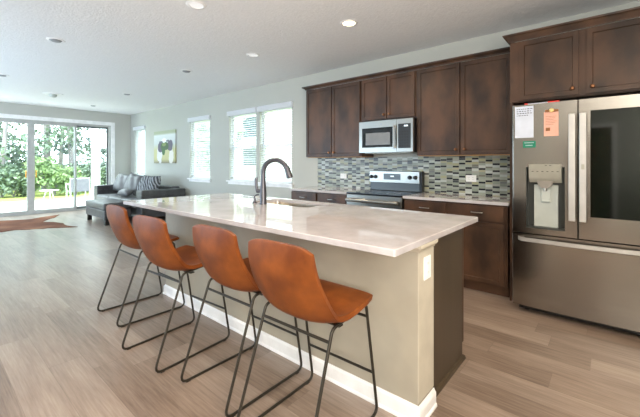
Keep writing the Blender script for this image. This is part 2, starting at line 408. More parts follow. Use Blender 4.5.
for i, (a, b) in enumerate(WINS):
    t = thing('window_blind', BL[i], 'blind', ((a + b) / 2, YB, WZ0), group='white window blinds')
    M().box(a - .035, b + .035, YB - .045, YB - .004, WZ1 - .045, WZ1 + .05, .008).done('valance', 'slat', t)
    M().box(a + .01, b - .01, YB + .008, YB + .05, WZ1 - .05, WZ1 - .004, .003).done('headrail', 'slat', t)
    m = M(); z = WZ1 - .075; tilt = math.radians(52 if i == 0 else 30)
    while z > WZ0 + .055:
        m.box(a + .012, b - .012, -.024, .024, -.0013, .0013, mtx=Matrix.Translation((0, YB + .03, z)) @ Matrix.Rotation(tilt, 4, 'X')); z -= .043
    m.done('slats', 'slat', t)
    M().box(a + .012, b - .012, YB + .008, YB + .052, WZ0 + .008, WZ0 + .03, .004).done('bottom_rail', 'slat', t)
    m = M()
    for f in (.14, .86): x = a + (b - a) * f; m.box(x - .002, x + .002, YB + .004, YB + .006, WZ0 + .03, WZ1 - .05); m.box(x - .002, x + .002, YB + .053, YB + .055, WZ0 + .03, WZ1 - .05)
    m.done('ladder_cords', 'slat', t)
    M().cyl((a + .09, YB - .008, WZ1 - .05), (a + .09, YB - .008, WZ1 - .62), .004, n=8).done('tilt_wand', 'slat', t)

# sliding glass door
d = M()
d.box(XL, XL + .018, DY0 - .1, DY0, 0, DZ + .1, .004); d.box(XL, XL + .018, DY1, DY1 + .1, 0, DZ + .1, .004); d.box(XL, XL + .018, DY0, DY1, DZ, DZ + .1, .004)
d.done('trim_4', 'trim', kind='structure')
door = M(); X0, X1 = XL - .14, XL - .02
door.box(X0, X1, DY0, DY0 + .04, .0, DZ); door.box(X0, X1, DY1 - .04, DY1, .0, DZ); door.box(X0, X1, DY0 + .04, DY1 - .04, DZ - .045, DZ); door.box(X0, X1, DY0 + .04, DY1 - .04, 0, .03)
do = door.done('door_1', 'doorwhite', kind='structure')
pan = [(DY0 + .04, .99, 1, 'doorgrey'), (.93, 1.885, 0, 'doorwhite'), (1.885, 2.85, 0, 'doorwhite'), (2.80, DY1 - .04, 1, 'doorgrey')]
for a, b, back, mm in pan:
    x0 = X0 + .015 if back else X0 + .065; x1 = x0 + .04
    st = .045 if back else .075; sl = st; sr = st
    if (a, b) == (1.885, 2.85): sr = .04
    if (a, b) == (.93, 1.885): sl = .04
    m = M(); m.box(x0, x1, a, a + sl, .03, DZ - .045, .004); m.box(x0, x1, b - sr, b, .03, DZ - .045, .004)
    m.box(x0, x1, a + sl, b - sr, .03, .10, .004); m.box(x0, x1, a + sl, b - sr, DZ - .10, DZ - .045, .004)
    p = m.done('sliding_panel', mm, do)
    M().box(x0 + .017, x0 + .023, a + sl, b - sr, .10, DZ - .10).done('pane', 'glass', p)
    if not back:
        yy = 1.885 - .115 if a < 1.5 else 1.885 + .085
        h = M(); h.box(x1, x1 + .012, yy + .006, yy + .024, .92, 1.10, .004); h.tube([(x1 + .01, yy + .015, .93), (x1 + .035, yy + .015, .95), (x1 + .04, yy + .015, 1.01), (x1 + .035, yy + .015, 1.07), (x1 + .01, yy + .015, 1.09)], .006, 8)
        h.done('door_handle', 'brass', p)

# ------------------------------------------------------------------ ceiling fittings
def downlight(loc, label, on, eyeball=False):
    t = thing('recessed_light', label, 'ceiling light', (loc[0], loc[1], ZC), group='recessed ceiling lights')
    m = M(); m.lathe([(.062, -.001), (.066, -.008), (.086, -.006), (.092, 0)], t.location, n=32); m.done('trim_ring', 'trim', t)
    m = M()
    if eyeball: m.lathe([(0, -.018), (.03, -.022), (.05, -.016), (.062, -.001)], t.location, n=28); m.done('eyeball', 'baffle', t)
    else:
        m.lathe([(0, -.004), (.062, -.003), (.063, 0.0)], t.location, n=28); m.done('lens', 'lens' if on == 2 else ('lenslow' if on else 'lensoff'), t)
    if on:
        l = bpy.data.lights.new('lamp', 'SPOT'); l.energy = LAMP * (1.0 if on == 2 else .6); l.spot_size = math.radians(150); l.spot_blend = .8; l.shadow_soft_size = .06
        l.color = (1, .80, .58); o = bpy.data.objects.new('lamp', l); COL.objects.link(o); o.location = (loc[0], loc[1], ZC - .04)
downlight((-2.096, 2.928), 'lit recessed ceiling light glowing warm, nearest the wall cabinets', 2)
downlight((-3.70, 2.95), 'white faintly lit recessed ceiling light between the glowing one and the double window', 1)  # lens glows faintly, with a weaker spot below it
downlight((-2.93, 1.68), 'white recessed ceiling light above the kitchen island, at the top edge of the photo', 1)
downlight((-5.14, 2.78), 'small recessed ceiling light with grey angled insert in front of the double window', 0, True)
downlight((-5.03, 1.08), 'recessed ceiling light with grey swivel insert, over the open floor left of the stools', 0, True)
downlight((-7.80, 2.89), 'small grey-centred recessed ceiling light in the living area, above the sofa end', 0, True)
downlight((-7.70, .93), 'recessed ceiling light cut by the left edge of the photo', 0, True)
downlight((-10.0, 2.91), 'farthest recessed ceiling light, close to the sliding glass door wall', 0, True)
for x, y in ((-.3, 1.0), (.6, 2.4), (1.0, .9), (-1.6, .0)):  # extra unseen spots without fittings, added to brighten the kitchen
    l = bpy.data.lights.new('lamp', 'SPOT'); l.energy = LAMP; l.spot_size = math.radians(150); l.spot_blend = .8; l.shadow_soft_size = .06; l.color = (1, .80, .58)
    o = bpy.data.objects.new('lamp', l); COL.objects.link(o); o.location = (x, y, ZC - .04)
t = thing('smoke_detector', 'small grey dome fitting on a flat white plate on the living room ceiling', 'smoke detector', (-8.98, 1.88, ZC))
M().lathe([(0, -.012), (.16, -.012), (.175, -.006), (.18, 0)], t.location).done('mounting_plate', 'trim', t)
M().lathe([(0, -.075), (.045, -.07), (.065, -.05), (.07, -.012)], t.location).done('dome', 'greyplastic', t)

# ------------------------------------------------------------------ kitchen wall cabinets
def knob(x, y, z, parent):
    M().lathe([(0, .028), (.010, .027), (.0165, .020), (.0165, .014), (.007, .009), (.005, 0), (.009, -.0)], (x, y, z), 'y', 16).done('knob', 'bronze', parent)
def pull(x, y, z, parent, w=.10):
    m = M(); m.tube([(x - w / 2, y, z), (x - w / 2, y - .022, z), (x - w / 2 + .012, y - .028, z), (x + w / 2 - .012, y - .028, z), (x + w / 2, y - .022, z), (x + w / 2, y, z)], .005, 8)
    m.done('pull', 'pull', parent)
UB, UT, UY = 1.372, 2.40, 3.905
def upper(x0, x1, z0, z1, yf, label, doors, knobs, name='wall_cabinet', cat='cabinet'):
    t = thing(name, label, cat, ((x0 + x1) / 2, YB - .01, z0), group='dark brown wall cabinets')
    M().box(x0, x1, yf, YB - .008, z0 + .003, z1, .001).done('body', 'cab', t)
    M().box(x0 + .012, x1 - .012, yf + .02, YB - .008, z0 - .003, z0 + .003).done('underside', 'maple' if z0 < 1.8 else 'cab', t)
    for (a, b), ks in zip(doors, knobs):
        dd = M().panel(a, b, z0 + .012, z1 - .012, yf - .021, yf - .001).done('door', 'cab', t)
        knob(ks, yf - .021, z0 + .065, dd)
    return t
yf = 3.905
upper(-3.60, -2.585, UB, UT, yf, 'tall two-door dark wall cabinet at the left end, beside the double window', [(-3.585, -3.10), (-3.085, -2.605)], [-3.135, -3.05])
upper(-2.583, -1.80, 1.84, UT, yf, 'short two-door dark wall cabinet directly above the microwave', [(-2.568, -2.20), (-2.19, -1.818)], [-2.235, -2.155])
upper(-1.798, -.762, UB, UT, yf, 'wide two-door dark wall cabinet between the microwave and the refrigerator', [(-1.78, -1.292), (-1.275, -.785)], [-1.33, -1.235])
def crown(x0, x1, yf, zb, zt, label, d=.05, left_return=True):
    m = M()
    prof = [(0, zb), (-.010, zb), (-.012, zb + .012), (-.030, zt - .022), (-d + .004, zt - .014), (-d, zt), (0, zt)]
    # swept along x with a mitred return on the left side
    b = m.bm
    L = [b.verts.new((x0 + u, yf + u, z)) for u, z in prof]; R = [b.verts.new((x1, yf + u, z)) for u, z in prof]; K = [b.verts.new((x0 + u, YB - .01, z)) for u, z in prof]
    n = len(prof)
    for i in range(n):
        j = (i + 1) % n; b.faces.new((L[i], L[j], R[j], R[i])); b.faces.new((K[i], K[j], L[j], L[i]))
    b.faces.new(R); b.faces.new(K)
    bmesh.ops.recalc_face_normals(b, faces=b.faces[:])
    return tag(m.done('crown_molding', 'cab'), label, 'molding')
crown(-3.602, -.792, yf - .004, UT + .001, 2.45, 'long dark crown molding along the top of the wall cabinets')
# refrigerator cabinet, deeper and with side panel
FY = 3.60
t = upper(-.735, .30, 1.845, UT, FY, 'deep two-door dark cabinet above the refrigerator', [(-.657, -.222), (-.168, .26)], [-.262, -.128], 'wall_cabinet')
tag(M().box(-.737, -.715, 3.602, YB - .01, .0, 1.840).done('side_panel', 'cab'), 'narrow dark full-height panel between the counter and the refrigerator', 'cabinet panel')
tag(M().box(.262, .30, 3.602, YB - .01, .0, 1.840).done('side_panel', 'cab'), 'dark panel on the far side of the refrigerator', 'cabinet panel')
crown(-.737, .30, FY - .004, UT + .001, 2.468, 'dark crown molding stepping forward above the refrigerator cabinet', d=.052)

# ------------------------------------------------------------------ base cabinets and counters
BY = 3.61
def base(x0, x1, label, splits):
    t = thing('base_cabinet', label, 'cabinet', ((x0 + x1) / 2, YB - .01, 0), group='dark brown base cabinets')
    M().box(x0, x1, BY, YB - .008, .105, .882, .001).done('body', 'cab', t)
    M().box(x0 + .002, x1 - .002, BY + .065, BY + .085, .0, .105).done('toe_kick', 'cab', t)
    for a, b in splits:
        dr = M().panel(a, b, .725, .868, BY - .021, BY - .001, rail=.0).done('drawer', 'cab', t); pull((a + b) / 2, BY - .021, .80, dr)
        dd = M().panel(a, b, .12, .705, BY - .021, BY - .001).done('door', 'cab', t); knob(a + .03 if a > -2 else b - .03, BY - .021, .64, dd)
base(-3.625, -2.605, 'dark two-drawer base cabinet left of the range', [(-3.61, -3.135), (-3.10, -2.62)])
base(-1.815, -.755, 'dark two-drawer base cabinet between the range and the refrigerator', [(-1.795, -1.335), (-1.265, -.785)])
tag(M().box(-3.65, -2.603, 3.572, YB - .008, .884, .914, .004).done('countertop', 'quartz'), 'pale quartz countertop left of the range', 'countertop')
tag(M().box(-1.817, -.739, 3.572, YB - .008, .884, .914, .004).done('countertop', 'quartz'), 'pale quartz countertop right of the range', 'countertop')
tag(M().box(-3.634, -.739, YB - .0075, YB - .0005, .9145, 1.371).done('backsplash', 'mosaic'), 'grey, white and charcoal linear glass mosaic backsplash behind the range', 'backsplash')
def outlet(name, x, z, w, h, label, n=2):
    t = thing(name, label, 'outlet', (x, YB - .008, z))
    M().box(x - w / 2, x + w / 2, YB - .014, YB - .0078, z - h / 2, z + h / 2, .002).done('cover_plate', 'white', t)
    for k in range(n):
        dx = (k - (n - 1) / 2) * w * .42
        o = M().box(x + dx - .018, x + dx + .018, YB - .017, YB - .014, z - .026, z + .026, .002).done('receptacle', 'white', t)
        m = M()
        for s in (-.012, .012):
            for q in (-.006, .006): m.box(x + dx + q - .0012, x + dx + q + .0012, YB - .0176, YB - .0165, z + s - .005, z + s + .005)
        m.done('slots', 'slot', o)
outlet('wall_outlet', -3.115, 1.09, .115, .075, 'white outlet plate on the mosaic backsplash left of the range')
outlet('wall_outlet', -1.265, 1.105, .115, .078, 'white outlet plate on the mosaic backsplash between range and refrigerator')

# ------------------------------------------------------------------ microwave
mx0, mx1, mz0, mz1, my = -2.556, -1.797, 1.415, 1.820, 3.80
t = thing('microwave', 'stainless steel over-the-range microwave with dark window and keypad', 'microwave', ((mx0 + mx1) / 2, YB - .01, mz0))
M().box(mx0 + .003, mx1 - .003, my + .04, YB - .009, mz0, mz1, .003).done('body', 'dark', t)
xs = mx0 + .545
df = M(); 
for a, b, c, e in ((mx0, mx0 + .045, mz0 + .005, mz1), (xs - .045, xs, mz0 + .005, mz1), (mx0 + .045, xs - .045, mz1 - .085, mz1), (mx0 + .045, xs - .045, mz0 + .005, mz0 + .07)): df.box(a, b, my, my + .038, c, e)
dr = df.done('door', 'steelbright', t)
M().box(mx0 + .045, xs - .045, my + .003, my + .02, mz0 + .07, mz1 - .085).done('door_glass', 'blackglass', dr)
MT['mwscreen'] = mat('microwave_window', (112, 116, 120), .15)
M().box(mx0 + .10, xs - .09, my + .0005, my + .004, mz0 + .10, mz1 - .15, .0015).done('window', 'mwscreen', dr)
m = M(); m.box(xs - .035, xs - .012, my - .038, my - .022, mz0 + .05, mz1 - .07, .006); m.box(xs - .03, xs - .017, my - .024, my + .002, mz0 + .06, mz0 + .08); m.box(xs - .03, xs - .017, my - .024, my + .002, mz1 - .10, mz1 - .08); m.done('handle', 'steelbright', t)
cp = M().box(xs + .002, mx1, my, my + .038, mz0 + .005, mz1, .003).done('control_panel', 'steelbright', t)
kp = M().box(xs + .022, mx1 - .028, my - .003, my, mz0 + .05, mz1 - .06, .001).done('keypad', 'dark', cp)
m = M()
for r in range(6):
    for c in range(4): x = xs + .04 + c * .032; z = mz0 + .07 + r * .034; M().box(x, x + .020, my - .0042, my - .003, z, z + .014).done('button', 'rubber', kp)
M().box(xs + .10, xs + .15, my - .0045, my - .003, mz1 - .095, mz1 - .078).done('display', 'ledblue', kp)
m = M(); m.lathe([(0, .002), (.012, .002), (.013, 0)], (mx0 + .33, my, mz1 - .045), 'y', 20); m.done('badge', 'baffle', dr)
M().box(mx0 + .06, mx1 - .06, my + .05, my + .35, mz0 - .008, mz0).done('vent_grille', 'greyplastic', t)

# ------------------------------------------------------------------ range
rx0, rx1 = -2.600, -1.820
t = thing('range', 'stainless electric range with black glass cooktop and knobs on its backguard', 'range', ((rx0 + rx1) / 2, 3.9, 0))
M().box(rx0, rx1, 3.62, 4.19, .04, .895, .002).done('body', 'dark', t)
M().box(rx0 - .0, rx1, 3.575, 4.10, .896, .917, .004).done('cooktop', 'blackglass', t)
for x, y, r in ((-2.42, 3.74, .10), (-2.02, 3.74, .085), (-2.42, 3.97, .08), (-2.02, 3.97, .10)): M().lathe([(r - .003, 0), (r - .003, .0006), (r, .0006), (r, 0)], (x, y, .917), n=36).done('burner_ring', 'baffle', t)
od = M().box(rx0 + .004, rx1 - .004, 3.575, 3.618, .245, .890, .004).done('oven_door', 'steelbright', t)
M().box(rx0 + .10, rx1 - .10, 3.572, 3.576, .36, .70, .002).done('oven_window', 'blackglass', od)
m = M(); m.tube([(rx0 + .03, 3.53, .825), (rx1 - .03, 3.53, .825)], .022, 14); m.box(rx0 + .05, rx0 + .075, 3.53, 3.577, .81, .84); m.box(rx1 - .075, rx1 - .05, 3.53, 3.577, .81, .84); m.done('handle', 'steelbright', od)
M().box(rx0 + .004, rx1 - .004, 3.58, 3.618, .06, .235, .004).done('storage_drawer', 'steelbright', t)
bgd = M().box(rx0 + .02, rx1 - .005, 4.112, 4.19, .9175, 1.178, .004).done('backguard', 'dark', t)
MT['slate'] = mat('slate_panel', (66, 74, 80), .25)
M().box(rx0 + .03, rx1 - .035, 4.108, 4.112, .925, 1.02).done('lower_panel', 'slate', bgd)
fp = M().box(rx0 + .02, rx1 - .03, 4.095, 4.111, 1.025, 1.175, .003).done('control_panel', 'steelbright', bgd)
M().box(rx0 + .24, rx1 - .29, 4.0925, 4.095, 1.065, 1.145, .001).done('display_window', 'slate', fp)
M().box(rx0 + .345, rx1 - .385, 4.0915, 4.0925, 1.103, 1.118).done('clock_digits', 'ledblue', fp)
for x in (rx0 + .05, rx0 + .115, rx1 - .16, rx1 - .085):
    m = M(); m.lathe([(0, .030), (.018, .030), (.021, .026), (.024, .004), (.026, 0)], (x, 4.094, 1.10), 'y', 20); m.box(x - .003, x + .003, 4.0605, 4.066, 1.085, 1.118); m.done('knob', 'dark', fp)

# ------------------------------------------------------------------ refrigerator
fx0, fx1, fyc = -.671, .243, 3.375
t = thing('refrigerator', 'large stainless french-door refrigerator with water dispenser and dark glass panel', 'refrigerator', ((fx0 + fx1) / 2, 3.8, 0))
MT['fridgeside'] = mat('fridge_side_grey', (110, 108, 104), .4, .4)
M().box(fx0 + .006, fx1 - .006, 3.50, 4.19, .055, 1.765, .004).done('body', 'fridgeside', t)
mid = (fx0 + fx1) / 2; half = (fx1 - fx0) / 2
def bow(x): return fyc + .009 * ((x - mid) / half) ** 2
def curved(x0, x1, z0, z1, yb, holes=(), r=.006):
    m = M(); b = m.bm
    xs = sorted({x0, x1} | {x0 + (x1 - x0) * k / 12 for k in range(13)} | {h[0] for h in holes} | {h[1] for h in holes})
    xs = sorted({v for v in xs if v <= x0 or v >= x1 or (x0 + .012 < v < x1 - .012)} | {x0 + .007, x1 - .007})
    zs = sorted({z0, z1} | {h[2] for h in holes} | {h[3] for h in holes})
    def inh(a, c): return any(h[0] - 1e-6 <= a and a < h[1] - 1e-6 and h[2] - 1e-6 <= c and c < h[3] - 1e-6 for h in holes)
    F = {}; K = {}
    for i, x in enumerate(xs):
        for j, z in enumerate(zs):
            y = bow(x) + (r if i in (0, len(xs) - 1) else 0)
            F[i, j] = b.verts.new((x, y, z)); K[i, j] = b.verts.new((x, yb, z))
    nx, nz = len(xs) - 1, len(zs) - 1
    solid = {(i, j) for i in range(nx) for j in range(nz) if not inh(xs[i], zs[j])}
    for i, j in solid:
        b.faces.new((F[i, j], F[i + 1, j], F[i + 1, j + 1], F[i, j + 1])); b.faces.new((K[i, j], K[i, j + 1], K[i + 1, j + 1], K[i + 1, j]))
        for (di, dj, p, q) in ((-1, 0, (i, j), (i, j + 1)), (1, 0, (i + 1, j), (i + 1, j + 1)), (0, -1, (i, j), (i + 1, j)), (0, 1, (i, j + 1), (i + 1, j + 1))):
            if (i + di, j + dj) not in solid: b.faces.new((F[p], F[q], K[q], K[p]))
    for v in [v for v in b.verts if not v.link_faces]: b.verts.remove(v)
    bmesh.ops.recalc_face_normals(b, faces=b.faces[:]); return m
DX0, DX1, DZ0_, DZ1_ = -.568, -.296, .735, 1.25
ld = curved(fx0, -.2165, .69, 1.782, 3.49, [(DX0, DX1, DZ0_, DZ1_)]).done('left_door', 'steel', t)
gx0, gx1, gz0, gz1 = -.135, .195, .865, 1.69
rd = curved(-.2115, fx1, .69, 1.782, 3.49, [(gx0, gx1, gz0, gz1)]).done('right_door', 'steel', t)
fz = curved(fx0, fx1, .065, .680, 3.49).done('freezer_drawer', 'steel', t)
MT['doorglass'] = mat('smoked_glass', (12, 18, 15), .05, c2=(18, 26, 20), spec=.3)
M().box(gx0, gx1, 3.374, 3.40, gz0, gz1, .002).done('glass_panel', 'doorglass', rd)
m = M(); m.box(DX0, DX1, 3.46, 3.47, DZ0_, DZ1_); m.box(DX0, DX0 + .004, 3.39, 3.46, DZ0_, DZ1_); m.box(DX1 - .004, DX1, 3.39, 3.46, DZ0_, DZ1_); m.box(DX0 + .004, DX1 - .004, 3.39, 3.46, DZ0_, DZ0_ + .012); m.box(DX0 + .004, DX1 - .004, 3.39, 3.46, DZ1_ - .004, DZ1_)
MT['recess'] = mat('dispenser_recess', (58, 62, 60), .3, .2)
rc = m.done('dispenser_recess', 'recess', ld)
M().box(DX0 + .05, DX1 - .05, 3.435, 3.46, DZ0_ + .012, 1.10, .004).done('dispenser_back', 'greyplastic', rc)
cpn = M(); cpn.prism([(3.365, 1.275), (3.43, 1.275), (3.455, 1.12), (3.41, 1.12), (3.375, 1.165)], -.546, -.318, 'x'); cpn = cpn.done('dispenser_controls', 'ctrl', ld)
for x in (-.525, -.49, -.455, -.42, -.385, -.35): M().box(x, x + .014, 3.3685, 3.3745, 1.212, 1.216).done('icon', 'dark', cpn)
for x in (-.43, -.40): M().box(x, x + .014, 3.3640, 3.3668, 1.262, 1.266).done('icon', 'dark', cpn)
m = M(); m.prism([(-.49, 1.135), (-.375, 1.135), (-.385, 1.10), (-.41, 1.075), (-.455, 1.075), (-.48, 1.10)], 3.385, 3.43, 'y'); m.cyl((-.4325, 3.41, 1.075), (-.4325, 3.41, 1.05), .012, n=12); m.done('nozzle', 'pull', cpn)
m = M(); m.box(-.465, -.395, 3.418, 3.432, .955, 1.07, .006); m.box(-.46, -.40, 3.41, 3.42, .96, .975, .003); m.done('paddle', 'greyplastic', rc)
for xc, zz0, zz1, par in ((-.246, .83, 1.67, ld), (-.178, .83, 1.67, rd)):
    m = M(); m.box(xc - .022, xc + .022, 3.305, 3.318, zz0, zz1, .005, 3); m.box(xc - .012, xc + .012, 3.31, bow(xc) + .002, zz0 + .02, zz0 + .06, .002); m.box(xc - .012, xc + .012, 3.31, bow(xc) + .002, zz1 - .06, zz1 - .02, .002)
    h = m.done('handle', 'handle', par)
    if par is rd: M().box(xc - .010, xc + .010, 3.3035, 3.3055, 1.235, 1.275, .001).done('button', 'ctrl', h)
m = M(); b = m.bm; N = 28; rings = []
for k in range(N + 1):
    f = k / N; x = fx0 + .045 + (fx1 - fx0 - .09) * f; e = min(f, 1 - f)
    y = fyc - .062 + .02 * ((x - mid) / half) ** 2 + (.045 * max(0, 1 - e / .045) ** 1.5 if e < .045 else 0)
    rings.append([b.verts.new((x, y + dy, .640 + dz)) for dy, dz in ((-.004, -.012), (.004, -.016), (.012, -.014), (.014, .012), (.006, .018), (-.003, .014))])
for A, B in zip(rings, rings[1:]):
    for k in range(6): b.faces.new((A[k], A[(k + 1) % 6], B[(k + 1) % 6], B[k]))
b.faces.new(rings[0]); b.faces.new(rings[-1][::-1]); bmesh.ops.recalc_face_normals(b, faces=b.faces[:])
for x in (fx0 + .07, fx1 - .07): m.box(x - .012, x + .012, 3.345, bow(x) + .001, .630, .650)
m.done('handle', 'handle', fz)
M().box(fx0 + .04, fx1 - .04, 3.44, 3.52, .022, .063, .002).done('kick_grille', 'dark', t)
for x in (fx0 + .09, fx1 - .09):
    for y in (3.50, 4.10): M().cyl((x, y, 0), (x, y, .056), .02, n=14).done('foot', 'dark', t)
# papers and magnets on the left door
def ydoor(x): return bow(x) - .0006
def flat(x0, x1, z0, z1, name, mm, parent=None, th=.0012, yo=0):
    y = min(ydoor(x0), ydoor(x1)) - yo
    return M().box(x0, x1, y - th, y, z0, z1).done(name, mm, parent)
t = thing('paper_note', 'white handwritten paper note on the upper left of the refrigerator door', 'note', (-.58, 3.37, 1.50))
flat(-.651, -.512, 1.500, 1.768, 'sheet', 'paper', t)
m = M()
rr = random.Random(3)
for r_ in range(4):
    x = -.638
    while x < (-.53 if r_ < 3 else -.56):
        wd = rr.uniform(.006, .018); y = 3.3725; m.box(x, x + wd, y - .0003 + .001, y + .0012, 1.742 - r_ * .018, 1.7465 - r_ * .018 + rr.uniform(0, .003)); x += wd + .006
m.bm.transform(Matrix.Translation((0, bow(-.512) - .0032 - 3.3725, 0))); m.done('handwriting', 'ink', t)
t = thing('pink_slip', 'salmon pink paper slip under a magnet on the refrigerator door', 'paper slip', (-.39, 3.37, 1.52))
flat(-.438, -.338, 1.505, 1.705, 'sheet', 'pink', t)
m = M()
for r_ in range(6): m.box(-.428, -.35 - .01 * (r_ % 3), bow(-.38) - .0032, bow(-.38) - .0022, 1.665 - r_ * .013, 1.667 - r_ * .013)
m.box(-.425, -.395, bow(-.38) - .0032, bow(-.38) - .0022, 1.548, 1.575); m.done('print', 'bronze', t)
t = thing('fridge_magnet', 'long bronze magnet with a round pale boss holding the pink slip', 'magnet', (-.385, 3.37, 1.71))
M().box(-.43, -.338, bow(-.38) - .0075, bow(-.38) - .0035, 1.702, 1.722, .001).done('bar', 'bronze', t)
MT['gold'] = mat('pale_gold', (214, 190, 130), .35, .6)
M().lathe([(0, .008), (.014, .007), (.018, 0)], (-.385, bow(-.38) - .0075, 1.715), 'y', 18).done('boss', 'gold', t)
t = thing('green_magnet', 'small green rectangular magnet with white lettering below the paper note', 'magnet', (-.545, 3.37, 1.44))
flat(-.590, -.497, 1.415, 1.470, 'plate', 'green', t, th=.003)
m = M()
for r_, (z, n_) in enumerate(((1.452, 8), (1.430, 6))):
    for k in range(n_): x = -.578 + k * .0088 + r_ * .008; m.box(x, x + .005, bow(-.497) - .0046, bow(-.497) - .0034, z, z + .008)
m.done('lettering', 'paper', t)
t = thing('red_folder', 'flat white item with red ends lying on top of the refrigerator', 'folder', (-.45, 3.47, 1.784))
M().box(-.56, -.345, 3.41, 3.48, 1.783, 1.793, .002).done('cover', 'paper', t)
for a, b_ in ((-.585, -.56), (-.415, -.335)): M().box(a, b_, 3.405, 3.409, 1.783, 1.797, .001).done('red_end', 'red', t)

# ------------------------------------------------------------------ island
ix0, ix1, iy0, iy1 = -3.655, -.705, 1.317, 2.508
kx0, kx1, ky0, ky1 = -3.36, -.731, 1.60, 1.785
px1 = -.76
sx0, sx1, sy0, sy1 = -2.66, -1.93, 2.10, 2.45     # sink opening
t = thing('kitchen_island', 'kitchen island with painted beige knee wall and dark cabinets under the big countertop', 'kitchen island', (-2.13, 1.9, 0))
M().box(kx0, kx1, ky0, ky1, 0, .883).done('knee_wall', 'knee', t)
MT['columnpaint'] = mat('island_end_paint', (188, 181, 165), .55)
M().box(kx1, kx1 + .004, ky0, ky1, .10, .883).done('end_board', 'columnpaint', t)
# baseboard with mitred corners round the knee wall
def ring_profile(m, x0, x1, y0, y1, prof):
    b = m.bm; path = [(x0, y1, -1, 0), (x0, y0, -1, -1), (x1, y0, 1, -1), (x1, y1, 1, 0)]
    rings = [[b.verts.new((px + sx * u, py + sy * u, z)) for u, z in prof] for px, py, sx, sy in path]
    for A, B in zip(rings, rings[1:]):
        for k in range(len(prof)): b.faces.new((A[k], A[(k + 1) % len(prof)], B[(k + 1) % len(prof)], B[k]))
    b.faces.new(rings[0]); b.faces.new(rings[-1][::-1]); bmesh.ops.recalc_face_normals(b, faces=b.faces[:])
m = M(); ring_profile(m, kx0, kx1 + .004, ky0, ky1, [(-.001, 0), (.020, 0), (.020, .008), (.018, .014), (.014, .018), (.014, .060), (.013, .074), (.007, .082), (.004, .090), (-.001, .090)]); m.done('baseboard', 'trim', t)
m = M(); ring_profile(m, kx0, kx1 + .004, ky0, ky1, [(-.001, .845), (.005, .845), (.008, .853), (.018, .860), (.020, .866), (.024, .868), (.024, .883), (-.001, .883)]); m.done('cap_molding', 'columnpaint', t)
M().box(kx0 + .02, px1 - .004, ky1, 2.34, .105, .66).box(kx0 + .02, sx0 - .03, ky1, 2.34, .66, .883).box(sx1 + .03, px1 - .004, ky1, 2.34, .66, .883).done('cabinet_body', 'cab', t)
M().box(px1 - .004, px1 + .002, ky1 + .001, 2.335, .0, .883).done('end_panel', 'cabin', t)
M().box(px1 - .03, px1 + .003, 2.336, 2.36, .105, .883).box(kx0 + .02, px1 - .03, 2.341, 2.36, .105, .62).done('face_frame', 'cab', t)
m = M(); m.prism([(px1 + .002, 0), (px1 + .022, 0), (px1 + .022, .006), (px1 + .016, .018), (px1 + .002, .022)], ky1 + .035, 2.345, 'y'); m.done('shoe_molding', 'cabin', t)
M().box(kx0 + .05, px1 - .03, 2.27, 2.29, 0, .105).done('toe_kick', 'cab', t)
for k in range(5):
    w_ = (px1 - kx0 - .07) / 5; a = kx0 + .035 + k * w_
    b2 = bmesh.new(); bmesh.ops.create_cube(b2, size=1)
    for v in b2.verts: v.co = Vector((a + w_ / 2 + v.co.x * (w_ - .02), 2.371 + v.co.y * .02, .41 + v.co.z * .54))
    f = max(b2.faces, key=lambda f: f.calc_center_median().y)
    bmesh.ops.inset_region(b2, faces=[f], thickness=.05, depth=0); bmesh.ops.inset_region(b2, faces=[f], thickness=.006, depth=-.008)
    mm_ = M(); mm_.merge(b2); dd = mm_.done('door', 'cab', t)
    M().ball((a + w_ - .05, 2.393, .62), .013, n=12).done('knob', 'bronze', dd)
# slab with the sink opening
m = M(); b = m.bm
def rr_pts(x0, x1, y0, y1, r, n=5):
    P = []
    for cx, cy, a0 in ((x1 - r, y1 - r, 0), (x0 + r, y1 - r, 90), (x0 + r, y0 + r, 180), (x1 - r, y0 + r, 270)):
        for k in range(n + 1): a = math.radians(a0 + 90 * k / n); P.append((cx + r * math.cos(a), cy + r * math.sin(a)))
    return P
outer = rr_pts(ix0, ix1, iy0, iy1, .012); inner = rr_pts(sx0, sx1, sy0, sy1, .05)
zt, zb, bv = .914, .884, .003
cen = ((ix0 + ix1) / 2, (iy0 + iy1) / 2)
def loopv(P, z, sh=0):
    return [b.verts.new((x - sh * (1 if x > cen[0] else -1), y - sh * (1 if y > cen[1] else -1), z)) for x, y in P]
oT, oU, oB = loopv(outer, zt, bv), loopv(outer, zt - bv), loopv(outer, zb)
iT, iB = loopv(inner, zt), loopv(inner, zb); n = len(outer)
for i in range(n):
    j = (i + 1) % n
    b.faces.new((oT[i], oT[j], iT[j], iT[i])); b.faces.new((oT[j], oT[i], oU[i], oU[j])); b.faces.new((oU[j], oU[i], oB[i], oB[j])); b.faces.new((oB[j], oB[i], iB[i], iB[j])); b.faces.new((iT[i], iT[j], iB[j], iB[i]))
bmesh.ops.recalc_face_normals(b, faces=b.faces[:])
m.bm.normal_update()
top = m.done('island_countertop', 'quartz', sharp=25); tag(top, 'long glossy pale quartz island countertop with a sink cut-out', 'countertop')
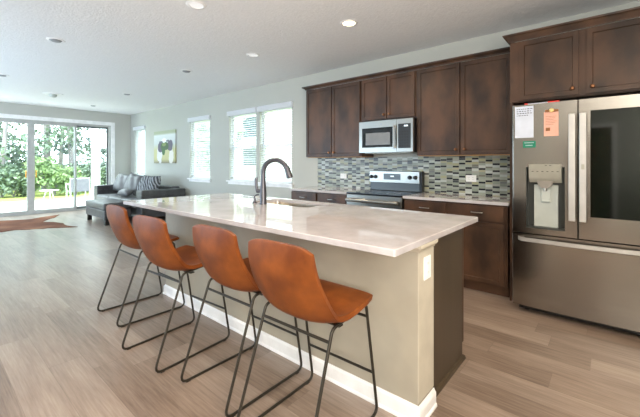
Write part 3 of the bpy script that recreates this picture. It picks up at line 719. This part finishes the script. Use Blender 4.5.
# sink
t = thing('kitchen_sink', 'undermount stainless kitchen sink set in the island countertop', 'sink', ((sx0 + sx1) / 2, (sy0 + sy1) / 2, .68))
m = M(); b = m.bm
L0 = [b.verts.new((x, y, .883)) for x, y in rr_pts(sx0 - .02, sx1 + .02, sy0 - .02, sy1 + .02, .06)]
L1 = [b.verts.new((x, y, .883)) for x, y in rr_pts(sx0 + .002, sx1 - .002, sy0 + .002, sy1 - .002, .05)]
L2 = [b.verts.new((x, y, .70)) for x, y in rr_pts(sx0 + .012, sx1 - .012, sy0 + .012, sy1 - .012, .05)]
L3 = [b.verts.new((x, y, .685)) for x, y in rr_pts(sx0 + .04, sx1 - .04, sy0 + .04, sy1 - .04, .04)]
for A, B in ((L0, L1), (L1, L2), (L2, L3)):
    for i in range(len(A)): j = (i + 1) % len(A); b.faces.new((A[i], A[j], B[j], B[i]))
b.faces.new(L3); bmesh.ops.recalc_face_normals(b, faces=b.faces[:]); m.done('basin', 'steel2', t)
M().lathe([(.0, .004), (.03, .003), (.042, .006), (.045, 0)], ((sx0 + sx1) / 2, (sy0 + sy1) / 2, .6855)).done('drain', 'steel2', t)
# faucet
fx, fy = -2.405, 2.035
t = thing('faucet', 'dark gooseneck pull-down kitchen faucet with side lever', 'faucet', (fx, fy, .914))
m = M(); m.lathe([(.033, 0), (.033, .008), (.030, .012), (.030, .10), (.026, .15), (.0215, .20), (0, .20)], (fx, fy, .914), n=24); m.done('body', 'faucet', t)
pts = [(fx, fy, 1.10), (fx, fy, 1.19)]; R_ = .088; dirx, diry = .90, .30
ln = math.hypot(dirx, diry); dirx /= ln; diry /= ln
for k in range(15):
    a = PI - k * (PI * .90) / 14; pts.append((fx + dirx * R_ * 1.38 * (1 + math.cos(a)), fy + diry * R_ * 1.38 * (1 + math.cos(a)), 1.20 + .112 * math.sin(a)))
m = M(); m.tube(pts, .0205, 16); m.done('spout', 'faucet', t)
e = Vector(pts[-1]); m = M(); m.cyl(e + Vector((0, 0, .015)), e + Vector((.030, .010, -.080)), .023, .029, 18, .003); m.done('spray_head', 'faucet', t)
m = M(); m.cyl((fx, fy, 1.03), (fx - .066, fy - .018, 1.03), .018, n=16, bev=.002); m.tube([(fx - .062, fy - .017, 1.03), (fx - .072, fy - .02, 1.07), (fx - .076, fy - .021, 1.15)], .01, 12, rs=[.016, .012, .015]); m.done('lever', 'faucet', t)
dx, dy = -2.52, 2.03
t = thing('soap_dispenser', 'small dark soap dispenser pump beside the faucet base', 'soap dispenser', (dx, dy, .914))
M().lathe([(.024, 0), (.023, .006), (.013, .012), (.011, .045), (0, .045)], (dx, dy, .914)).done('base', 'faucet', t)
m = M(); m.tube([(dx, dy, .955), (dx, dy, .975), (dx + .015, dy + .006, .99), (dx + .04, dy + .016, .995)], .0075, 10); m.done('nozzle', 'faucet', t)
# island outlet
t = thing('island_outlet', 'white outlet plate on the end of the kitchen island below the countertop', 'outlet', (kx1, 1.695, .75))
xo = kx1 + .0045
M().box(xo, xo + .006, 1.655, 1.735, .692, .808, .002).done('cover_plate', 'white', t)
for z in (.727, .773):
    o = M().box(xo + .006, xo + .0085, 1.679, 1.711, z - .018, z + .018, .0015).done('receptacle', 'white', t)
    m = M()
    for q in (-.006, .006): m.box(xo + .0083, xo + .009, 1.695 + q - .0012, 1.695 + q + .0012, z - .006, z + .006)
    m.done('slots', 'slot', o)

# ------------------------------------------------------------------ bar stools
def sled(x):
    # closed trapezoid loop in the y-z plane with rounded floor corners
    r = .008; P = []
    A = Vector((x, .0, r)); B = Vector((x, .568, r)); Cc = Vector((x * .97, .468, .594)); D = Vector((x * .97, .196, .566))
    def corner(p, c, q, rad):
        u = (p - c).normalized(); v = (q - c).normalized(); s = c + u * rad; e = c + v * rad
        return [s.lerp(c, k / 5).lerp(c.lerp(e, k / 5), k / 5) for k in range(6)]
    P += corner(D, A, B, .06); P += corner(A, B, Cc, .045); P += corner(B, Cc, D, .03); P += corner(Cc, D, A, .025)
    return P
def make_stool(label):
    t = thing('bar_stool', label, 'bar stool', (0, 0, 0), 0, 'tan leather bar stools at the island')
    # bucket shell
    prof = [(.074, .934, .188, .008), (.072, .910, .198, .010), (.070, .83, .209, .020), (.084, .76, .216, .030), (.102, .70, .223, .040), (.126, .640, .227, .050), (.162, .588, .231, .050), (.215, .560, .234, .044), (.285, .562, .238, .032), (.36, .582, .240, .020), (.44, .604, .240, .010), (.512, .617, .234, .004), (.540, .607, .220, 0)]
    NU = 14; m = M(); b = m.bm; G = []
    for i, (y, z, hw, cup) in enumerate(prof):
        p0 = prof[max(0, i - 1)]; p1 = prof[min(len(prof) - 1, i + 1)]
        tx, tz = p1[0] - p0[0], p1[1] - p0[1]; L = math.hypot(tx, tz); ny, nz = -tz / L, tx / L   # towards the sitter
        row = []
        for k in range(NU + 1):
            u = -1 + 2 * k / NU; c_ = cup * abs(u) ** 2.4
            yy, zz = y + ny * c_, z + nz * c_
            if i == 0: zz -= .022 * abs(u) ** 5
            if i == 1: zz -= .004 * abs(u) ** 5
            if i >= len(prof) - 2: yy -= .035 * abs(u) ** 5 * (1 if i == len(prof) - 1 else .5)
            row.append(b.verts.new((u * hw, yy, zz)))
        G.append(row)
    for i in range(len(G) - 1):
        for k in range(NU): b.faces.new((G[i][k], G[i][k + 1], G[i + 1][k + 1], G[i + 1][k]))
    bmesh.ops.recalc_face_normals(b, faces=b.faces[:])
    o = m.done('bucket_seat', 'leather', t, sharp=180)
    mod(o, 'SOLIDIFY', thickness=.026, offset=0.0); mod(o, 'BEVEL', width=.008, segments=2, limit_method='ANGLE'); mod(o, 'SUBSURF', levels=1, render_levels=2)
    for s in (-1, 1):
        P = sled(s * .218)
        l = M().tube(P, .0075, 10, closed=True).done('sled_leg', 'stoolmetal', t)
        for y in (.055, .52): M().box(s * .218 - .006, s * .218 + .006, y - .012, y + .012, .0, .004).done('floor_glide', 'rubber', l)
    M().tube([(-.213, .178, .515), (.213, .178, .515)], .007, 10).done('rear_crossbar', 'stoolmetal', t)
    M().tube([(-.215, .531, .225), (.215, .531, .225)], .007, 10).done('footrest', 'stoolmetal', t)
    M().tube([(-.211, .479, .525), (.211, .479, .525)], .007, 10).done('front_crossbar', 'stoolmetal', t)
    m = M(); m.box(-.205, .205, .255, .285, .549, .555); m.box(-.205, .205, .395, .425, .578, .584); m.done('seat_bracket', 'stoolmetal', t)
    return t
st = make_stool('tan leather bar stool farthest from the camera, nearest the sofa')
st.location = (-3.145, 1.0, 0); st.rotation_euler = (0, 0, 0)
dup(st, (-2.322, .915, 0), math.radians(4), 'tan leather bar stool second from the sofa end of the row')
dup(st, (-1.685, .987, 0), math.radians(0.5), 'tan leather bar stool third from the sofa, just left of the nearest one')
dup(st, (-1.130, .965, 0), math.radians(1), 'tan leather bar stool nearest the camera, by the island outlet')

# ------------------------------------------------------------------ sofa, ottoman and pillows
def soft(o, lv=2): mod(o, 'SUBSURF', levels=lv, render_levels=lv)
t = thing('sofa', 'charcoal leather sofa against the living room wall under the picture', 'sofa', (-9.1, 3.7, 0))
S0, S1, SF, SB = -10.62, -7.60, 3.10, 4.10
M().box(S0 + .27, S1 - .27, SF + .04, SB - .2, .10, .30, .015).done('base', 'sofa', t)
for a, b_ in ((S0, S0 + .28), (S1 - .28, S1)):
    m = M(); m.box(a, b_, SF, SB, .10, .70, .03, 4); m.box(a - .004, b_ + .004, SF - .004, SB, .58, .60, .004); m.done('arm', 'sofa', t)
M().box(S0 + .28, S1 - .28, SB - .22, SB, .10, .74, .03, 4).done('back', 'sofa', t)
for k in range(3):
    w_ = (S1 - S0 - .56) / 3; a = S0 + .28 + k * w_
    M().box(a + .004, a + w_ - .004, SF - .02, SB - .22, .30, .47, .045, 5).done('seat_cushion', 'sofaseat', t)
for x in (S0 + .08, S1 - .08):
    for y in (SF + .08, SB - .08): M().box(x - .035, x + .035, y - .035, y + .035, 0, .101, .004).done('leg', 'footwood', t)
t = thing('ottoman', 'charcoal leather ottoman with dark block feet in front of the sofa', 'ottoman', (-8.43, 2.76, 0))
O0, O1, OF, OB = -9.14, -7.92, 2.50, 3.04
M().box(O0 + .01, O1 - .01, OF + .01, OB - .01, .13, .305, .02, 3).done('base', 'sofa', t)
M().box(O0, O1, OF, OB, .305, .455, .035, 4).done('cushion', 'sofa', t)
for x in (O0 + .07, O1 - .07):
    for y in (OF + .07, OB - .07): M().prism([(x - .045, .131), (x + .045, .131), (x + .03, 0), (x - .03, 0)], y - .04, y + .04, 'y').done('leg', 'footwood', t)
def pillow(name, w, h, th, loc, rx, rz, mm, label, ry=0, wr=.0):
    m = M(); b = m.bm; N = 16
    for sgn in (1, -1):
        G = []
        for i in range(N + 1):
            u = -1 + 2 * i / N; row = []
            for j in range(N + 1):
                v = -1 + 2 * j / N
                e = max(0, (1 - abs(u) ** 3)) ** .55 * max(0, (1 - abs(v) ** 3)) ** .55
                pin = 1 - .06 * (1 - abs(v) ** 2) * (abs(u) ** 4); pin2 = 1 - .06 * (1 - abs(u) ** 2) * (abs(v) ** 4)
                d = th / 2 * e * (1 + wr * math.sin(7 * u + 3 * v + 1.3) * .5)
                row.append(b.verts.new((u * w / 2 * pin, -sgn * d, (v * h / 2) * pin2)))
            G.append(row)
        for i in range(N):
            for j in range(N): b.faces.new((G[i][j], G[i + 1][j], G[i + 1][j + 1], G[i][j + 1]))
    bmesh.ops.remove_doubles(b, verts=b.verts[:], dist=1e-5); bmesh.ops.recalc_face_normals(b, faces=b.faces[:])
    o = m.done(name, mm, sharp=180); o.location = loc; o.rotation_euler = (rx, ry, rz); tag(o, label, 'pillow', 'pillows on the sofa'); return o
rx = math.radians(-18)
pillow('throw_pillow', .66, .50, .20, (-9.99, 3.60, .755), rx, math.radians(10), 'pillow', 'grey leather back pillow nearest the left sofa arm', ry=math.radians(7), wr=.3)
pillow('throw_pillow', .68, .54, .20, (-9.28, 3.60, .755), rx, math.radians(6), 'pillow', 'grey leather back pillow in the middle of the sofa', ry=math.radians(7), wr=.3)
pillow('throw_pillow', .98, .50, .24, (-8.42, 3.60, .755), rx, math.radians(-2), 'stripe', 'crumpled striped pillow beside the right sofa arm', wr=.5)
pillow('lumbar_pillow', .46, .20, .17, (-9.0, 3.30, .575), math.radians(-60), math.radians(8), 'pillow', 'small rolled grey pillow lying in front of the back pillows')

# ------------------------------------------------------------------ picture, cowhide
t = thing('canvas_picture', 'unframed canvas picture with a dark violet and green bunch on pale ground', 'picture', (-8.87, YB, 1.28))
M().box(-9.46, -8.28, YB - .035, YB - .002, 1.285, 2.13, .003).done('canvas', 'picture', t)
_f, _H, _hy = 344.6, 1.281, 163.4
hp = [(-10.39, 1.20), (-10.25, 1.46), (-10.15, 1.72), (-10.36, 2.0), (-10.42, 2.14), (-10.50, 2.33), (-10.02, 2.13), (-9.80, 1.95), (-9.50, 1.80), (-9.28, 1.95), (-8.93, 2.05), (-8.55, 2.02), (-8.21, 2.12), (-8.30, 1.97), (-8.52, 1.70), (-8.48, 1.62), (-8.58, 1.52), (-8.62, 1.40), (-8.75, 1.25), (-8.68, 1.05), (-8.75, .7), (-8.62, .35), (-8.3, .05), (-7.95, -.15), (-8.05, -.35), (-8.6, -.25), (-9.0, -.3), (-9.3, -.6), (-9.6, -.35), (-10.0, -.25), (-10.5, -.45), (-10.62, -.25), (-10.35, .0), (-10.2, .35), (-10.15, .75), (-10.3, 1.0)]
m = M(); b = m.bm; P2 = []
for i in range(len(hp)):
    a = Vector(hp[i]); c = Vector(hp[(i + 1) % len(hp)]); P2.append(tuple(a)); mdp = (a + c) / 2; nrm = Vector((-(c - a).y, (c - a).x)); P2.append(tuple(mdp + nrm * random.uniform(-.05, .05)))
m.prism(P2, .0, .008, 'z'); tag(m.done('cowhide_rug', 'hide'), 'brown cowhide rug lying on the floor before the sliding glass door', 'rug')

# ------------------------------------------------------------------ outside
M().box(-80, -15.6, -60, 60, -.16, -.10).box(-15.6, 40, 4.8, 60, -.16, -.10).done('lawn', 'grass', kind='structure')
M().box(-15.5, XL - .17, -4, 4.9, -.12, -.02).done('patio', 'concrete', kind='structure')
tag(M().box(-14.3, -14.02, 4.10, 4.30, -.02, 2.739, .006).done('porch_post', 'trim'), 'thick white porch post outside the right end of the sliding door', 'post')
tag(M().box(-14.3, -14.02, -4, 5.6, 2.74, 3.05, .006).done('porch_beam', 'trim'), 'white porch beam running above the patio', 'beam')
def leaves(m, c, r, n, s=.12, rnd=random):
    b = m.bm
    for _ in range(n):
        while True:
            p = Vector((rnd.uniform(-1, 1), rnd.uniform(-1, 1), rnd.uniform(-1, 1)))
            if .35 < p.length < 1: break
        p = Vector((c[0] + p.x * r[0], c[1] + p.y * r[1], c[2] + p.z * r[2]))
        d = Vector((rnd.uniform(-1, 1), rnd.uniform(-1, 1), rnd.uniform(-1, 1))).normalized() * s
        e = d.cross(Vector((rnd.uniform(-1, 1), rnd.uniform(-1, 1), rnd.uniform(-1, 1)))).normalized() * s * .45
        b.faces.new([b.verts.new(p - d), b.verts.new(p + e), b.verts.new(p + d), b.verts.new(p - e)])
def tree(x, y, h, r, crown, mm, label, group, seed, lean=0):
    rnd = random.Random(seed); t = thing('tree', label, 'tree', (x, y, -.1), group=group)
    m = M(); P = []; R2 = []
    for k in range(9): f = k / 8; P.append((x + lean * f + .12 * math.sin(3 * f + seed), y + .1 * math.sin(4 * f + seed * 2), -.1 + h * f)); R2.append(r * (1 - .55 * f))
    m.tube(P, r, 10, rs=R2)
    for k in range(5):
        f = rnd.uniform(.45, .95); q = Vector(P[int(f * 8)]); a = rnd.uniform(0, 6.28); m.tube([q, q + Vector((math.cos(a), math.sin(a), .5)) * rnd.uniform(.6, 1.4)], r * .2, 6)
    m.done('trunk', 'bark', t)
    m = M()
    for k in range(crown[0]):
        a = rnd.uniform(0, 6.28); f = rnd.uniform(crown[3], 1.02); q = (x + lean * f + math.cos(a) * crown[1] * .7, y + math.sin(a) * crown[1] * .7, h * f)
        leaves(m, q, (crown[1] * .5, crown[1] * .5, crown[1] * .35), crown[2], .13, rnd)
    m.done('foliage', mm, t)
G = 'trees beyond the patio'
tl = [(-20.5, 1.55, 9, .20, 'tall trunk seen through the left door pane near its middle'), (-19.0, 2.35, 8, .13, 'thin leaning trunk just left of the door handles'), (-21.5, 4.15, 9.5, .22, 'straight trunk seen just right of the meeting door stiles'),
      (-20.5, 5.05, 9, .20, 'trunk left of the right-hand door stile'), (-22.5, 6.65, 9.5, .26, 'stout trunk seen through the far right door pane'), (-24, 2.6, 9, .16, 'slender distant trunk in the left pane'), (-24.5, 8.6, 9, .24, 'tree trunk right of the white porch post'), (-25, 5.7, 9, .18, 'distant tree in the centre of the right door pane')]
for i, (x, y, h, r, lb) in enumerate(tl): tree(x, y, h, r * .72, (18, 1.4, 80, .16), ('leafB', 'leafA')[i % 2], lb, G, 11 + i, lean=(.5 if i == 1 else 0))
bl = [(-19.2, 1.0, 'dark green bush low in the left door pane', 'leafB', .9), (-18.6, 2.6, 'green bush behind the door handles', 'leafA', .85), (-18.3, 3.9, 'bright green bush in the middle of the right door pane', 'leafC', 1.05), (-19.4, 5.0, 'green bush behind the patio chair', 'leafA', 1.15), (-19.8, 6.5, 'darker bush behind the porch post', 'leafB', 1.1), (-21, 3.2, 'tall green shrub farther back in the right pane', 'leafA', 1.5), (-20.4, 8.0, 'bush right of the porch post', 'leafA', 1.4), (-19.5, -.4, 'bush at the left edge of the photo', 'leafA', 1.2)]
for i, (x, y, lb, mm, s) in enumerate(bl):
    rnd = random.Random(90 + i); t = thing('bush', lb, 'bush', (x, y, -.1), group='bushes beyond the patio')
    m = M()
    for k in range(4): a = rnd.uniform(0, 6.28); m.tube([(x, y, -.1), (x + .3 * s * math.cos(a), y + .3 * s * math.sin(a), .8 * s)], .02, 6)
    m.done('stems', 'bark', t)
    m = M()
    for k in range(7): a = rnd.uniform(0, 6.28); leaves(m, (x + .4 * s * math.cos(a), y + .5 * s * math.sin(a), rnd.uniform(.3, 1.1) * s), (.55 * s, .6 * s, .45 * s), 190, .10, rnd)
    m.done('foliage', mm, t)
# garden fence
t = thing('garden_fence', 'low grey board fence behind the bushes', 'fence', (-23, 2, -.1))
m = M()
for k in range(70): y = -8 + k * .3; m.box(-23.02, -23.0, y, y + .28, -.1, 1.25)
m.done('boards', 'fence', t); M().box(-23.05, -23.02, -8, 13, .25, .34).box(-23.05, -23.02, -8, 13, 1.0, 1.09).done('rails', 'fence', t)
# patio chair
cx, cy = -13.2, 3.42
t = thing('patio_chair', 'white metal patio chair with grey sling seat on the patio', 'patio chair', (cx, cy, -.02))
for s in (-1, 1):
    y = cy + s * .26
    M().tube([(cx - .22, y, -.015), (cx - .20, y, .40), (cx - .25, y, .62), (cx + .10, y, .64), (cx + .22, y, .40), (cx + .26, y, -.015)], .016, 8).done('side_frame', 'patiochair', t)
M().box(cx - .24, cx + .22, cy - .25, cy + .25, .38, .40, .004).done('seat', 'sling', t)
m = M(); m.box(cx + .20, cx + .222, cy - .25, cy + .25, .40, .78, .004, mtx=Matrix.Translation((.0, 0, 0))); m.done('backrest', 'sling', t)
M().tube([(cx + .21, cy - .26, .38), (cx + .21, cy - .26, .80), (cx + .21, cy + .26, .80), (cx + .21, cy + .26, .38)], .016, 8).done('back_frame', 'patiochair', t)
t = thing('patio_table', 'small white patio side table left of the patio chair', 'patio table', (-13.6, 2.75, -.02))
M().lathe([(0, 0), (.24, 0), (.25, .01), (.24, .02), (0, .02)], (-13.6, 2.75, .42)).done('table_top', 'patiochair', t)
for k in range(3): a = k * 2.09; M().tube([(-13.6 + .08 * math.cos(a), 2.75 + .08 * math.sin(a), .42), (-13.6 + .2 * math.cos(a), 2.75 + .2 * math.sin(a), -.015)], .012, 8).done('leg', 'patiochair', t)
# neighbour house beyond the side windows
t = thing('neighbour_house', 'pale sided neighbouring house seen through the blinds', 'house', (-12, 10, -.1))
M().box(-18, -3.5, 9.0, 16, -.1, 5.6).done('walls', 'siding', t)
m = M(); m.prism([(8.5, 5.6), (16.5, 5.6), (12.5, 8.2)], -18.5, -3, 'x'); m.done('roof', 'fence', t)
for x, z in ((-11.9, 1.1), (-11.9, 2.3), (-16.5, 1.1), (-8, 1.1), (-16.5, 2.9), (-8, 2.9)):
    f = M().box(x - .05, x + .95, 8.95, 9.0, z, z + .95, .004).done('window', 'trim', t); M().box(x + .02, x + .88, 8.94, 8.95, z + .07, z + .88).done('pane', 'extglass', f)
for i, (x, y, lb) in enumerate(((-11.2, 7.4, 'leafy tree outside the left half of the double window'), (-14.6, 7.6, 'leafy tree outside the lone side window'))):
    tree(x, y, 4.2, .08, (9, 1.0, 170, .3), 'leafD', lb, 'trees beside the neighbouring house', 50 + i)
